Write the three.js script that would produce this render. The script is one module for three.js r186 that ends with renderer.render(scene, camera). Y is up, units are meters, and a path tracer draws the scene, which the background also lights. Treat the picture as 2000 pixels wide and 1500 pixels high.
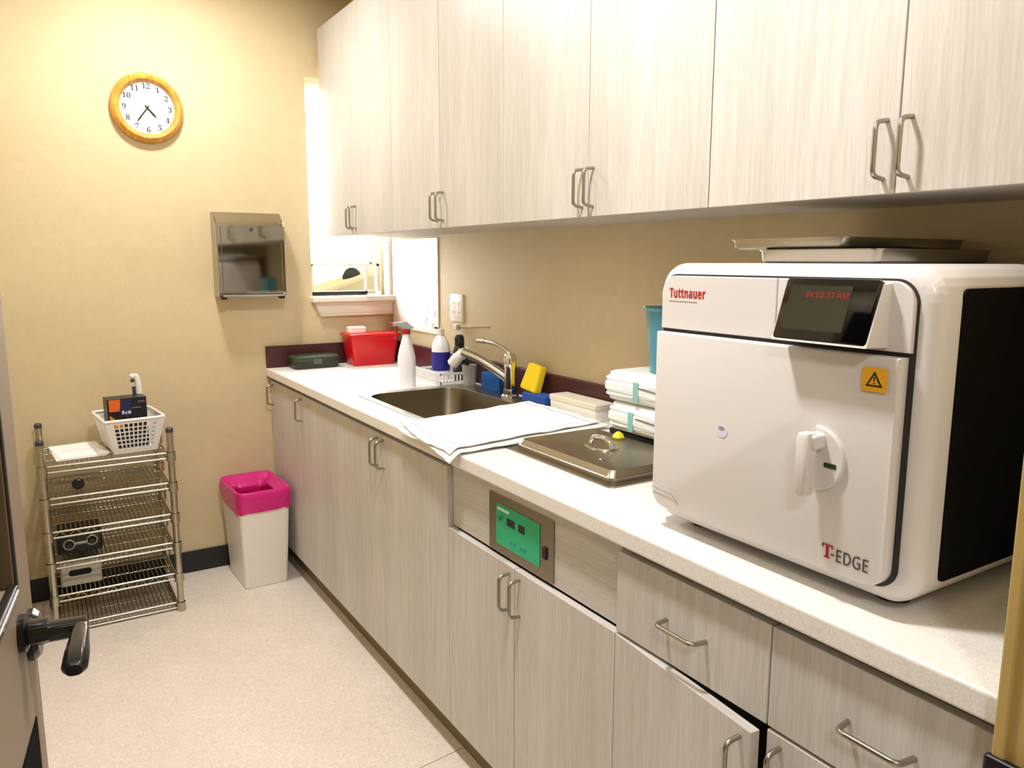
import * as THREE from 'three';
import { RoundedBoxGeometry } from 'three/addons/geometries/RoundedBoxGeometry.js';
import { TextGeometry } from 'three/addons/geometries/TextGeometry.js';
import { FontLoader } from 'three/addons/loaders/FontLoader.js';
import { RectAreaLightUniformsLib } from 'three/addons/lights/RectAreaLightUniformsLib.js';
import { mergeGeometries, mergeVertices, toCreasedNormals } from 'three/addons/utils/BufferGeometryUtils.js';

// ------------------------------------------------------------------ camera, sky, light, exposure
const scene = new THREE.Scene();
const camera = new THREE.PerspectiveCamera(2 * Math.atan(750 / 1515.3) * 180 / Math.PI, 4 / 3, 0.02, 200);
camera.position.set(-1.5435, 1.4023, 3.6193);
{
  const yaw = 0.5554, pitch = 0.158;
  camera.lookAt(camera.position.x + Math.sin(yaw) * Math.cos(pitch), camera.position.y - Math.sin(pitch), camera.position.z - Math.cos(yaw) * Math.cos(pitch));
  camera.rotateZ(0.0015);
}
const renderer = new THREE.WebGLRenderer({ antialias: true });
renderer.toneMapping = THREE.LinearToneMapping;
renderer.toneMappingExposure = 1.08;
renderer.shadowMap.enabled = true;
RectAreaLightUniformsLib.init();
scene.background = new THREE.Color(0.93, 0.97, 1.0);   // overcast daylight outside the window
scene.backgroundIntensity = 42;
const CEIL = 2.6;
// lamps: [x, z, side of the square, radiance]
const LAMPS = [[-1.05, 0.62, 0.15, 300], [-1.08, 2.45, 0.15, 440]];
const HALL_LAMP = [-2.0, 4.55, 0.3, 85];
const LAMP_COLOR = new THREE.Color(1.0, 0.988, 0.985);

// ------------------------------------------------------------------ helpers
let seed = 20240611;
const rnd = () => { seed = (seed * 1664525 + 1013904223) >>> 0; return seed / 4294967296; };
const rr = (a, b) => a + (b - a) * rnd();
const used = {};
function numbered(n) { if (!(n in used)) { used[n] = 0; return n; } used[n]++; return n + '_' + String(used[n]).padStart(3, '0'); }
function tag(o, label, category, group, kind) {
  o.userData.label = label; if (category) o.userData.category = category;
  if (group) o.userData.group = group; if (kind) o.userData.kind = kind; return o;
}
function thing(name, label, category, pos = [0, 0, 0], turn = 0, group) {
  const g = new THREE.Group(); g.name = numbered(name); g.position.set(...pos); g.rotation.y = turn;
  tag(g, label, category, group); scene.add(g); return g;
}
function part(name, geo, mat, parent, pos, rot) {
  const m = new THREE.Mesh(geo, mat); m.name = name; m.castShadow = m.receiveShadow = true;
  if (pos) m.position.set(...pos); if (rot) m.rotation.set(...rot); parent.add(m); return m;
}
function single(name, geo, mat, label, category, pos, rot, group) {
  const m = part(numbered(name), geo, mat, scene, pos, rot); return tag(m, label, category, group);
}
function struct(name, geo, mat, label, pos) {
  const m = part(name, geo, mat, scene, pos); m.userData.kind = 'structure'; m.userData.label = label; return m;
}
const merge = (a) => mergeGeometries(a.map((g) => { const h = g.index ? g.toNonIndexed() : g; for (const k of Object.keys(h.attributes)) if (!['position', 'normal', 'uv'].includes(k)) h.deleteAttribute(k); return h; }));
// uv in metres, picked from the face direction
function boxUV(g0, ou = 0, ov = 0, swap = false) {
  const g = g0.index ? g0.toNonIndexed() : g0, p = g.attributes.position, uv = new Float32Array(p.count * 2);
  const a = new THREE.Vector3(), b = new THREE.Vector3(), c = new THREE.Vector3(), n = new THREE.Vector3();
  for (let i = 0; i < p.count; i += 3) {
    a.fromBufferAttribute(p, i); b.fromBufferAttribute(p, i + 1); c.fromBufferAttribute(p, i + 2);
    n.subVectors(b, a).cross(c.clone().sub(a)); const x = Math.abs(n.x), y = Math.abs(n.y), z = Math.abs(n.z);
    [a, b, c].forEach((v, k) => {
      let U, V; if (x >= y && x >= z) { U = v.z; V = v.y; } else if (y >= z) { U = v.x; V = v.z; } else { U = v.x; V = v.y; }
      if (swap) [U, V] = [V, U];
      uv[(i + k) * 2] = U + ou; uv[(i + k) * 2 + 1] = V + ov;
    });
  }
  g.setAttribute('uv', new THREE.BufferAttribute(uv, 2)); return g;
}
// box from corner to corner
function bx(x0, x1, y0, y1, z0, z1, r = 0) {
  const w = x1 - x0, h = y1 - y0, d = z1 - z0;
  const g = r ? new RoundedBoxGeometry(w, h, d, 2, Math.min(r, w / 2.01, h / 2.01, d / 2.01)) : new THREE.BoxGeometry(w, h, d);
  g.translate((x0 + x1) / 2, (y0 + y1) / 2, (z0 + z1) / 2); return g;
}
function rrShape(w, h, r, cx = 0, cy = 0, S = THREE.Shape) {
  const s = new S(), x = cx - w / 2, y = cy - h / 2;
  s.moveTo(x + r, y); s.lineTo(x + w - r, y); s.absarc(x + w - r, y + r, r, -Math.PI / 2, 0); s.lineTo(x + w, y + h - r);
  s.absarc(x + w - r, y + h - r, r, 0, Math.PI / 2); s.lineTo(x + r, y + h); s.absarc(x + r, y + h - r, r, Math.PI / 2, Math.PI);
  s.lineTo(x, y + r); s.absarc(x + r, y + r, r, Math.PI, Math.PI * 1.5); return s;
}
function ext(shape, depth, bevel = 0, seg = 3, curve = 10) {
  return new THREE.ExtrudeGeometry(shape, { depth, bevelEnabled: bevel > 0, bevelSize: bevel, bevelThickness: bevel, bevelOffset: -bevel, bevelSegments: seg, curveSegments: curve });
}
// extrude lying down: shape x -> world x, shape y -> world -z ... given as (x, z)
function flat(shape, h, bevel = 0, seg = 3) { const g = ext(shape, h - 2 * bevel, bevel, seg); g.rotateX(Math.PI / 2); g.translate(0, h - bevel, 0); return g; } // spans y 0..h, shape y -> z
function tube(pts, r, seg = 24, rad = 8, tension = 0.5, closed = false) {
  const c = new THREE.CatmullRomCurve3(pts.map((p) => new THREE.Vector3(...p)), closed, 'catmullrom', tension);
  return new THREE.TubeGeometry(c, seg, r, rad, closed);
}
// polyline with rounded corners
function wire(pts, r, round = 0.01, rad = 8) {
  const P = pts.map((p) => new THREE.Vector3(...p)), path = new THREE.CurvePath(); let prev = P[0].clone();
  for (let i = 1; i < P.length - 1; i++) {
    const a = P[i].clone().add(P[i - 1].clone().sub(P[i]).setLength(Math.min(round, P[i].distanceTo(P[i - 1]) / 2.01)));
    const b = P[i].clone().add(P[i + 1].clone().sub(P[i]).setLength(Math.min(round, P[i].distanceTo(P[i + 1]) / 2.01)));
    path.add(new THREE.LineCurve3(prev, a)); path.add(new THREE.QuadraticBezierCurve3(a, P[i].clone(), b)); prev = b;
  }
  path.add(new THREE.LineCurve3(prev, P[P.length - 1].clone()));
  const n = (P.length - 1) * 10, pp = []; for (let i = 0; i <= n; i++) pp.push(path.getPointAt(i / n));
  const c = new THREE.CatmullRomCurve3(pp, false, 'catmullrom', 0.5);
  const g = new THREE.TubeGeometry(c, n, r, rad), ends = [];
  for (const [pt, d] of [[pp[0], pp[0].clone().sub(pp[1])], [pp[n], pp[n].clone().sub(pp[n - 1])]]) {
    const cg = new THREE.CircleGeometry(r, rad); cg.applyQuaternion(new THREE.Quaternion().setFromUnitVectors(new THREE.Vector3(0, 0, 1), d.normalize())); cg.translate(pt.x, pt.y, pt.z); ends.push(cg);
  }
  return merge([g, ...ends]);
}
function rod(a, b, r, rad = 6) {
  const A = new THREE.Vector3(...a), B = new THREE.Vector3(...b), d = B.clone().sub(A), g = new THREE.CylinderGeometry(r, r, d.length(), rad);
  g.applyQuaternion(new THREE.Quaternion().setFromUnitVectors(new THREE.Vector3(0, 1, 0), d.normalize())); g.translate((A.x + B.x) / 2, (A.y + B.y) / 2, (A.z + B.z) / 2); return g;
}
function lathe(pts, seg = 24) { return toCreasedNormals(new THREE.LatheGeometry(pts.map((p) => new THREE.Vector2(...p)), seg), 0.6); }
// loft of rounded-rectangle rings [w, d, r, y, (cx, cz)] with both ends capped
function loft(rings, crease = 0.7, n = 5, capA = true, capB = true) {
  const P = rings.map(([w, d, r, y, cx = 0, cz = 0]) => {
    const o = [], R = Math.min(r, w / 2, d / 2);
    for (const [sx, sz, a0] of [[1, 1, 0], [-1, 1, Math.PI / 2], [-1, -1, Math.PI], [1, -1, Math.PI * 1.5]])
      for (let i = 0; i <= n; i++) { const a = a0 + (i / n) * Math.PI / 2; o.push([cx + sx * (w / 2 - R) + R * Math.cos(a), y, cz + sz * (d / 2 - R) + R * Math.sin(a)]); }
    return o;
  });
  const v = [], uv = [], m = P[0].length, tri = (a, b, c) => { for (const p of [a, b, c]) { v.push(...p); uv.push(p[0] + p[2], p[1]); } };
  for (let k = 0; k + 1 < P.length; k++) for (let i = 0; i < m; i++) { const j = (i + 1) % m; tri(P[k][i], P[k + 1][i], P[k][j]); tri(P[k][j], P[k + 1][i], P[k + 1][j]); }
  const cap = (R, up) => { const c = [0, 0, 0]; R.forEach((q) => q.forEach((x, t) => { c[t] += x / m; })); for (let i = 0; i < m; i++) { const j = (i + 1) % m; up ? tri(c, R[j], R[i]) : tri(c, R[i], R[j]); } };
  if (capA) cap(P[0], false); if (capB) cap(P[P.length - 1], true);
  const g = new THREE.BufferGeometry(); g.setAttribute('position', new THREE.Float32BufferAttribute(v, 3)); g.setAttribute('uv', new THREE.Float32BufferAttribute(uv, 2)); g.computeVertexNormals();
  return toCreasedNormals(g, crease);
}
// ------------------------------------------------------------------ textures and materials
function noise2(n, cells, s, rows = cells) {   // tileable value noise n x n
  const g = new Float32Array(cells * rows); let q = s >>> 0; for (let i = 0; i < g.length; i++) { q = (q * 1664525 + 1013904223) >>> 0; g[i] = q / 4294967296; }
  return (x, y) => { const u = x / n * cells, v = y / n * rows, i = Math.floor(u), j = Math.floor(v), f = u - i, h = v - j, a = f * f * (3 - 2 * f), b = h * h * (3 - 2 * h), G = (p, r) => g[((r % rows + rows) % rows) * cells + (p % cells + cells) % cells];
    return (G(i, j) * (1 - a) + G(i + 1, j) * a) * (1 - b) + (G(i, j + 1) * (1 - a) + G(i + 1, j + 1) * a) * b; };
}
function dataTex(n, fn, repeat, srgb = true) {
  const d = new Uint8Array(n * n * 4);
  for (let y = 0; y < n; y++) for (let x = 0; x < n; x++) { const c = fn(x, y), i = (y * n + x) * 4; d[i] = Math.max(0, Math.min(255, c[0])); d[i + 1] = Math.max(0, Math.min(255, c[1])); d[i + 2] = Math.max(0, Math.min(255, c[2])); d[i + 3] = 255; }
  const t = new THREE.DataTexture(d, n, n); t.magFilter = THREE.LinearFilter; t.minFilter = THREE.LinearMipmapLinearFilter; t.generateMipmaps = true; t.wrapS = t.wrapT = THREE.RepeatWrapping; t.repeat.set(repeat, repeat);
  if (srgb) t.colorSpace = THREE.SRGBColorSpace; t.needsUpdate = true; return t;
}
// pale greige laminate: fine upright streaks
const woodTex = (() => {
  const n = 1024, fine = noise2(n, 256, 11, 8), mid = noise2(n, 64, 12, 4), slow = noise2(n, 8, 13, 2), warp = noise2(n, 6, 14, 3), pore = noise2(n, 512, 15, 40);
  return dataTex(n, (x, y) => {
    const xx = x + 22 * (warp(x, y) - 0.5), s = fine(xx, y) * 0.5 + mid(xx, y) * 0.35 + pore(xx, y) * 0.3 + slow(x, y) * 0.35 - 0.75;
    const k = s * 27; return [197 + k, 192 + k * 1.02, 185 + k * 1.08];
  }, 1 / 0.7);
})();
const woodM = new THREE.MeshStandardMaterial({ map: woodTex, roughness: 0.42 });
const edgeM = new THREE.MeshStandardMaterial({ color: 0xd6cdbd, roughness: 0.5 });
const counterTex = (() => { const n = 512, a = noise2(n, 256, 21), b = noise2(n, 128, 22), c = noise2(n, 12, 23);
  return dataTex(n, (x, y) => { const s = (a(x, y) - 0.5) * 24 + (b(x, y) - 0.5) * 10 + (c(x, y) - 0.5) * 4; return [234 + s, 230 + s, 223 + s * 1.1]; }, 1 / 0.32); })();
const counterM = new THREE.MeshStandardMaterial({ map: counterTex, roughness: 0.4 });
const floorTex = (() => { const n = 1024, a = noise2(n, 256, 31), b = noise2(n, 100, 32), c = noise2(n, 10, 33), d = noise2(n, 512, 34);
  return dataTex(n, (x, y) => { let s = (a(x, y) - 0.5) * 16 + (d(x, y) - 0.5) * 20 + (b(x, y) - 0.5) * 6 + (c(x, y) - 0.5) * 6; if (d(x, y) > 0.95) s -= 18; return [222 + s, 211 + s, 199 + s * 1.1]; }, 1 / 1.1); })();
const floorM = new THREE.MeshStandardMaterial({ map: floorTex, roughness: 0.45 });
const wallBump = (() => { const n = 512, a = noise2(n, 128, 41), b = noise2(n, 40, 42); return dataTex(n, (x, y) => { const s = 255 * (a(x, y) * 0.6 + b(x, y) * 0.4); return [s, s, s]; }, 1 / 0.5, false); })();
const wallTex = (() => { const n = 512, a = noise2(n, 7, 43), b = noise2(n, 60, 44); return dataTex(n, (x, y) => { const s = (a(x, y) - 0.5) * 6 + (b(x, y) - 0.5) * 4; return [208 + s, 190 + s, 152 + s]; }, 1 / 1.6); })();
const wallM = new THREE.MeshStandardMaterial({ map: wallTex, bumpMap: wallBump, bumpScale: 0.00035, roughness: 0.75 });
const ceilM = new THREE.MeshStandardMaterial({ color: 0xeee8da, roughness: 0.9 });
const baseM = new THREE.MeshStandardMaterial({ color: 0x17181a, roughness: 0.5 });
const toeM = new THREE.MeshStandardMaterial({ color: 0x7c6c49, roughness: 0.6 });
const steel = new THREE.MeshStandardMaterial({ color: 0xb4b0a6, metalness: 1, roughness: 0.28 });
const steelBrushed = new THREE.MeshStandardMaterial({ color: 0x9c9484, metalness: 1, roughness: 0.34 });
const nickel = new THREE.MeshStandardMaterial({ color: 0xa8a397, metalness: 1, roughness: 0.3 });
const chrome = new THREE.MeshStandardMaterial({ color: 0xd8d8d6, metalness: 1, roughness: 0.12 });
const mirror = new THREE.MeshStandardMaterial({ color: 0xa19d92, metalness: 1, roughness: 0.05 });
const P = (color, roughness = 0.5, o = {}) => new THREE.MeshStandardMaterial({ color, roughness, ...o });
const whitePlastic = P(0xf1efec, 0.32), white = P(0xf3f2ee, 0.55), paper = P(0xf6f5f2, 0.8), black = P(0x0b0b0c, 0.4), blackGloss = P(0x050506, 0.08), darkGrey = P(0x3a3a3c, 0.5);
const matte = (color, spec = 0) => new THREE.MeshPhysicalMaterial({ color, roughness: 1, specularIntensity: spec });
const trimWhite = P(0xf2ead9, 0.45), maroon = P(0x3e1316, 0.4);
const glass = new THREE.MeshPhysicalMaterial({ color: 0xffffff, transmission: 1, thickness: 0, roughness: 0.0, ior: 1.5 });

const font = await new FontLoader().loadAsync('fonts/droid/droid_sans_bold.typeface.json');
const fontR = await new FontLoader().loadAsync('fonts/droid/droid_sans_regular.typeface.json');
const fontS = await new FontLoader().loadAsync('fonts/droid/droid_serif_regular.typeface.json');
const fontSB = await new FontLoader().loadAsync('fonts/droid/droid_serif_bold.typeface.json');
function text(str, size, f = font, center = false, depth = 0.0006) {
  const g = new TextGeometry(str, { font: f, size, depth, curveSegments: 4 });
  if (center) { g.computeBoundingBox(); const b = g.boundingBox; g.translate(-(b.min.x + b.max.x) / 2, -(b.min.y + b.max.y) / 2, 0); }
  return g;
}

// ------------------------------------------------------------------ room shell
const XL = -1.78, ZN = 3.225, WT = 0.12;         // left wall, near wall face, wall thickness
const JL = -1.71, JR = -0.652, DH = 2.1;          // doorway
const HX0 = -3.4, HX1 = 0.9, HZ1 = 5.7;          // hall
struct('floor', boxUV(bx(HX0 - WT, HX1 + WT, -0.1, 0, -0.16, HZ1 + WT)), floorM, 'speckled beige vinyl floor');
{ // thin welded seam of the vinyl sheet, on the floor in front of the cabinets
  part('seam', rod([-1.6, 0.0004, 1.92], [-0.572, 0.0004, 1.79], 0.0012, 5), P(0xa89c8c, 0.7), scene.getObjectByName('floor'));
}
struct('ceiling', boxUV(bx(HX0 - WT, HX1 + WT, CEIL, CEIL + 0.1, -0.16, HZ1 + WT)), ceilM, 'plain ceiling');
const WX0 = -0.405, WX1 = -0.022, WY0 = 1.232, WY1 = 2.22;   // window opening
{
  const s = new THREE.Shape(); s.moveTo(XL - WT, 0); s.lineTo(0.12, 0); s.lineTo(0.12, CEIL); s.lineTo(XL - WT, CEIL); s.lineTo(XL - WT, 0);
  const h = new THREE.Path(); h.moveTo(WX0, WY0); h.lineTo(WX0, WY1); h.lineTo(WX1, WY1); h.lineTo(WX1, WY0); h.lineTo(WX0, WY0); s.holes.push(h);
  const g = ext(s, 0.15); g.translate(0, 0, -0.15);
  const w = struct('wall_far', boxUV(g), wallM, 'cream far wall with the clock and the window');
}
struct('wall_right', boxUV(bx(0, 0.12, 0, CEIL, 0, ZN)), wallM, 'cream wall behind the counter');
struct('wall_left', boxUV(bx(XL - WT, XL, 0, CEIL, 0, ZN)), wallM, 'cream wall behind the open door');
{
  const s = new THREE.Shape(); s.moveTo(HX0, 0); s.lineTo(JL, 0); s.lineTo(JL, DH); s.lineTo(JR, DH); s.lineTo(JR, 0); s.lineTo(HX1, 0); s.lineTo(HX1, CEIL); s.lineTo(HX0, CEIL); s.lineTo(HX0, 0);
  const g = ext(s, WT); g.translate(0, 0, ZN);
  struct('wall_near', boxUV(g), wallM, 'cream wall around the doorway');
}
struct('wall_hall_left', boxUV(bx(HX0 - WT, HX0, 0, CEIL, ZN, HZ1)), wallM, 'hall wall on the left');
struct('wall_hall_right', boxUV(bx(HX1, HX1 + WT, 0, CEIL, ZN, HZ1)), wallM, 'hall wall on the right');
struct('wall_hall_back', boxUV(bx(HX0 - WT, HX1 + WT, 0, CEIL, HZ1, HZ1 + WT)), wallM, 'hall wall opposite the doorway');
struct('baseboard_far', bx(XL, -0.575, 0, 0.1, 0, 0.008, 0.003), baseM, 'black rubber baseboard on the far wall');
struct('baseboard_left', bx(XL, XL + 0.008, 0, 0.1, 0.008, ZN, 0.003), baseM, 'black rubber baseboard on the left wall');
{ // door frame on the right side of the doorway: stepped cream trim lining the reveal
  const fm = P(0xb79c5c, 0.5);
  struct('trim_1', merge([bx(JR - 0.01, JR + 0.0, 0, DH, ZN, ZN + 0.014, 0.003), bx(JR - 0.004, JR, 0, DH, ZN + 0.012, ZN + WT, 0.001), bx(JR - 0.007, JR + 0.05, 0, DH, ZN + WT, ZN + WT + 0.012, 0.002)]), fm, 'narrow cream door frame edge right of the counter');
}
// window: casing, sill, apron, sashes and panes
{
  const w = new THREE.Group(); w.name = 'window_1'; scene.add(w); w.userData.kind = 'structure'; w.userData.label = 'small bright window beside the end of the wall cabinets';
  part('casing', bx(WX1 + 0.001, -0.002, WY0, 2.3, 0.001, 0.01, 0.002), trimWhite, w);
  part('sill', bx(-0.418, -0.002, WY0 - 0.026, WY0, -0.06, 0.055, 0.006), trimWhite, w);
  const s = new THREE.Shape(); s.moveTo(-0.372, 1.138); s.lineTo(-0.004, 1.138); s.lineTo(-0.004, 1.206); s.lineTo(-0.402, 1.206); s.lineTo(-0.372, 1.138);
  const ap = ext(s, 0.012, 0.003, 2); ap.translate(0, 0, 0.004);
  const apron = part('apron', ap, trimWhite, w); part('moulding', merge([bx(-0.378, -0.006, 1.152, 1.162, 0.016, 0.024, 0.003), bx(-0.394, -0.006, 1.192, 1.206, 0.016, 0.032, 0.005)]), trimWhite, apron);
  const zs = -0.085, fw = 0.022;
  part('frame', merge([bx(WX0, WX0 + 0.014, WY0, WY1, -0.13, -0.06), bx(WX1 - 0.014, WX1, WY0, WY1, -0.13, -0.06), bx(WX0, WX1, WY1 - 0.014, WY1, -0.13, -0.06)]), trimWhite, w);
  const x0 = WX0 + 0.014, x1 = WX1 - 0.014;
  for (const [y0, y1, z, m] of [[1.248, 1.385, zs, 0], [1.375, WY1 - 0.014, zs - 0.028, 1]]) {
    const sash = part('sash', merge([bx(x0, x0 + 0.016, y0, y1, z - 0.012, z + 0.012), bx(x1 - 0.016, x1, y0, y1, z - 0.012, z + 0.012), bx(x0, x1, y1 - 0.012, y1, z - 0.012, z + 0.012), ...(m ? [bx(x0, x1, y0, y0 + 0.01, z - 0.012, z + 0.012)] : [])]), trimWhite, w);
    for (const [a, b] of [[x0 + 0.012, -0.106], [-0.098, x1 - 0.012]]) part('pane', bx(a, b, y0 + 0.004, y1 - 0.008, z - 0.002, z + 0.002), glass, sash);
    part('mullion', bx(-0.108, -0.096, y0, y1, z - 0.008, z + 0.008), trimWhite, sash);
  }
  part('bottom_rail', bx(x0, -0.1, 1.233, 1.252, zs - 0.014, zs + 0.014, 0.003), P(0x141210, 0.5), w);
  part('sash_lock', bx(-0.09, -0.072, 1.385, 1.395, -0.09, -0.07, 0.002), P(0x6a675f, 0.4), w);
}
// outside: a sandy bank and a dark clipped shrub
{
  const s = new THREE.Shape(); s.moveTo(-4, -0.2); s.lineTo(6, -0.2); s.lineTo(6, 1.75); s.lineTo(3, 1.62); s.lineTo(1.47, 1.27); s.lineTo(0.95, 1.1); s.lineTo(-4, 0.7); s.lineTo(-4, -0.2);
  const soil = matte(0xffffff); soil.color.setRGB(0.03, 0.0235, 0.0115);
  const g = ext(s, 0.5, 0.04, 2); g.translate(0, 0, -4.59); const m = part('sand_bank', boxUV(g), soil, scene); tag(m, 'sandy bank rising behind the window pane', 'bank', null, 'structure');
  const d = part('ground_outside', bx(-8, 8, -0.3, -0.2, -9, -0.2), soil, scene); tag(d, 'bare ground outside the window', 'ground', null, 'structure');
  const sh = new THREE.IcosahedronGeometry(0.095, 4), pp = sh.attributes.position, v = new THREE.Vector3();
  for (let i = 0; i < pp.count; i++) { v.fromBufferAttribute(pp, i); const k = 1 + 0.05 * Math.sin(v.x * 120 + v.y * 94) * Math.sin(v.z * 106 + v.y * 62); pp.setXYZ(i, v.x * k, v.y * k * 1.1, v.z * k); }
  sh.computeVertexNormals();
  single('shrub', sh, matte(0x030302), 'dark round shrub on the bank outside the window', 'shrub', [1.36, 1.225, -4.25]);
}
// lamps in the ceiling
function lamp(name, [x, z, a, L], label) {
  const t = thing(name, label, 'lamp', [x, CEIL, z], 0, name === 'recessed_lamp' ? 'recessed ceiling lamps of the room' : undefined);
  const ring = new THREE.TorusGeometry(a * 0.62, 0.012, 10, 40); ring.rotateX(Math.PI / 2); part('trim_ring', ring, white, t, [0, -0.004, 0]);
  const dsc = new THREE.CylinderGeometry(a * 0.6, a * 0.6, 0.006, 40); part('diffuser', dsc, new THREE.MeshStandardMaterial({ color: 0xffffff, emissive: LAMP_COLOR, emissiveIntensity: 4, roughness: 0.6 }), t, [0, -0.004, 0]);
  const l = new THREE.RectAreaLight(LAMP_COLOR, L, a, a); l.position.set(0, -0.014, 0); l.rotation.x = -Math.PI / 2; l.name = 'light'; t.add(l);
}
lamp('recessed_lamp', LAMPS[0], 'round recessed ceiling lamp nearer the clock wall');
lamp('recessed_lamp', LAMPS[1], 'round recessed ceiling lamp nearer the doorway');
lamp('hall_lamp', HALL_LAMP, 'round recessed ceiling lamp in the hall behind the doorway');

// ------------------------------------------------------------------ cabinets
function pull(len, out, r = 0.0042) { return wire([[0, len / 2, 0], [-out * 0.98, len / 2 - 0.004, 0], [-out, -len / 2 + 0.004, 0], [0, -len / 2, 0]], r, 0.012, 8); }
const pullV = pull(0.092, 0.03), pullH = (() => { const g = pull(0.096, 0.032); g.rotateX(Math.PI / 2); return g; })();
function front(name, parent, y0, y1, z0, z1, x = -0.62, t = 0.019, swap = false) {
  const g = boxUV(bx(x, x + t, y0, y1, z0, z1, 0.0016), rr(0, 3), rr(0, 3), swap); return part(name, g, woodM, parent);
}
function carcass(parent, x0, x1, y0, y1, z0, z1, top = true) {
  const t = 0.016; const gs = [bx(x0, x1, y0, y1, z0, z0 + t), bx(x0, x1, y0, y1, z1 - t, z1), bx(x0, x1, y0, y0 + t, z0 + t, z1 - t), bx(x1 - 0.008, x1, y0 + t, y1, z0 + t, z1 - t)];
  if (top) gs.push(bx(x0, x1 - 0.008, y1 - t, y1, z0 + t, z1 - t)); else gs.push(bx(x0 + 0.02, x0 + 0.06, y1 - t, y1, z0 + t, z1 - t));
  return part('body', boxUV(merge(gs), rr(0, 2), 0), woodM, parent);
}
// wall cabinets
const UY0 = 1.509, UY1 = 2.424, UX = -0.35, seams = [0.036, 0.436, 0.84, 1.2415, 1.6455, 2.0495, 2.453, 2.857, 3.221];
const upperLabels = ['wall cabinet beside the window, at the clock end of the row', 'wall cabinet second from the clock wall, above the sink', 'wall cabinet above the steel bath, third from the clock wall', 'nearest wall cabinet, above the sterilizer'];
for (let u = 0; u < 4; u++) {
  const z0 = seams[u * 2], zm = seams[u * 2 + 1], z1 = seams[u * 2 + 2];
  const t = thing('wall_cabinet', 'pale grain laminate ' + upperLabels[u], 'cabinet', [0, 0, 0], 0, 'wall cabinets over the counter');
  carcass(t, UX + 0.021, -0.001, UY0 + 0.003, UY1, z0 + 0.0005, z1 - 0.0005);
  for (const [a, b, hz] of [[z0, zm, zm - 0.021], [zm, z1, zm + 0.021]]) {
    const d = front('door', t, UY0, UY1 - 0.002, a + 0.0012, b - 0.0012, UX, 0.0195); part('handle', pullV, nickel, d, [UX, UY0 + 0.07, hz]);
  }
}
// base cabinets
const FX = -0.62;
function toe(t, z0, z1) { part('toe_kick', bx(-0.572, -0.556, 0, 0.1, z0, z1), toeM, t); }
function base(label, z0, z1) {
  const t = thing('base_cabinet', 'pale grain laminate ' + label, 'cabinet', [0, 0, 0], 0, 'base cabinets under the counter');
  carcass(t, FX + 0.02, -0.004, 0.1, 0.871, z0 + 0.0005, z1 - 0.0005, false); toe(t, z0 + 0.0005, z1 - 0.0005); return t;
}
{
  let t = base('base cabinet in the corner behind the waste bin', 0.006, 0.866);
  for (const [a, b, hz] of [[0.008, 0.434, 0.05], [0.434, 0.866, 0.487]]) { const d = front('door', t, 0.102, 0.852, a + 0.0015, b - 0.0015); part('handle', pullV, nickel, d, [FX, 0.79, hz]); }
  t = base('base cabinet under the sink with two tall doors', 0.866, 1.8);
  for (const [a, b, hz] of [[0.866, 1.332, 1.308], [1.332, 1.8, 1.356]]) { const d = front('door', t, 0.102, 0.852, a + 0.0015, b - 0.0015); part('handle', pullV, nickel, d, [FX, 0.79, hz]); }
  t = base('base cabinet with the green control panel over its doors', 1.8, 2.516);
  front('false_panel', t, 0.688, 0.868, 1.803, 2.5145, -0.6045, 0.004, true);
  for (const [a, b, hz] of [[1.8, 2.142, 2.12], [2.142, 2.516, 2.166]]) { const d = front('door', t, 0.102, 0.682, a + 0.0015, b - 0.0015); part('handle', pullV, nickel, d, [FX, 0.618, hz]); }
  t = base('base cabinet under the sterilizer with two drawers and a door ajar', 2.516, 3.221);
  for (const [a, b, hz] of [[2.516, 2.885, 2.705], [2.885, 3.221, 3.07]]) { const d = front('drawer_front', t, 0.688, 0.852, a + 0.0015, b - 0.0015); part('handle', pullH, nickel, d, [FX, 0.768, hz]); }
  // the ajar door turns about its hinge at the left
  const g = boxUV(bx(-0.019, 0, 0.102, 0.682, 0.0015, 0.3675, 0.0016), 0.3, 1.1), d = part('door', g, woodM, t, [FX + 0.019, 0, 2.516], [0, -0.082, 0]);
  part('handle', pullV, nickel, d, [-0.019, 0.618, 0.345]);
  const d2 = front('door', t, 0.102, 0.682, 2.8865, 3.2195); part('handle', pullV, nickel, d2, [FX, 0.618, 2.912]);
}
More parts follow.
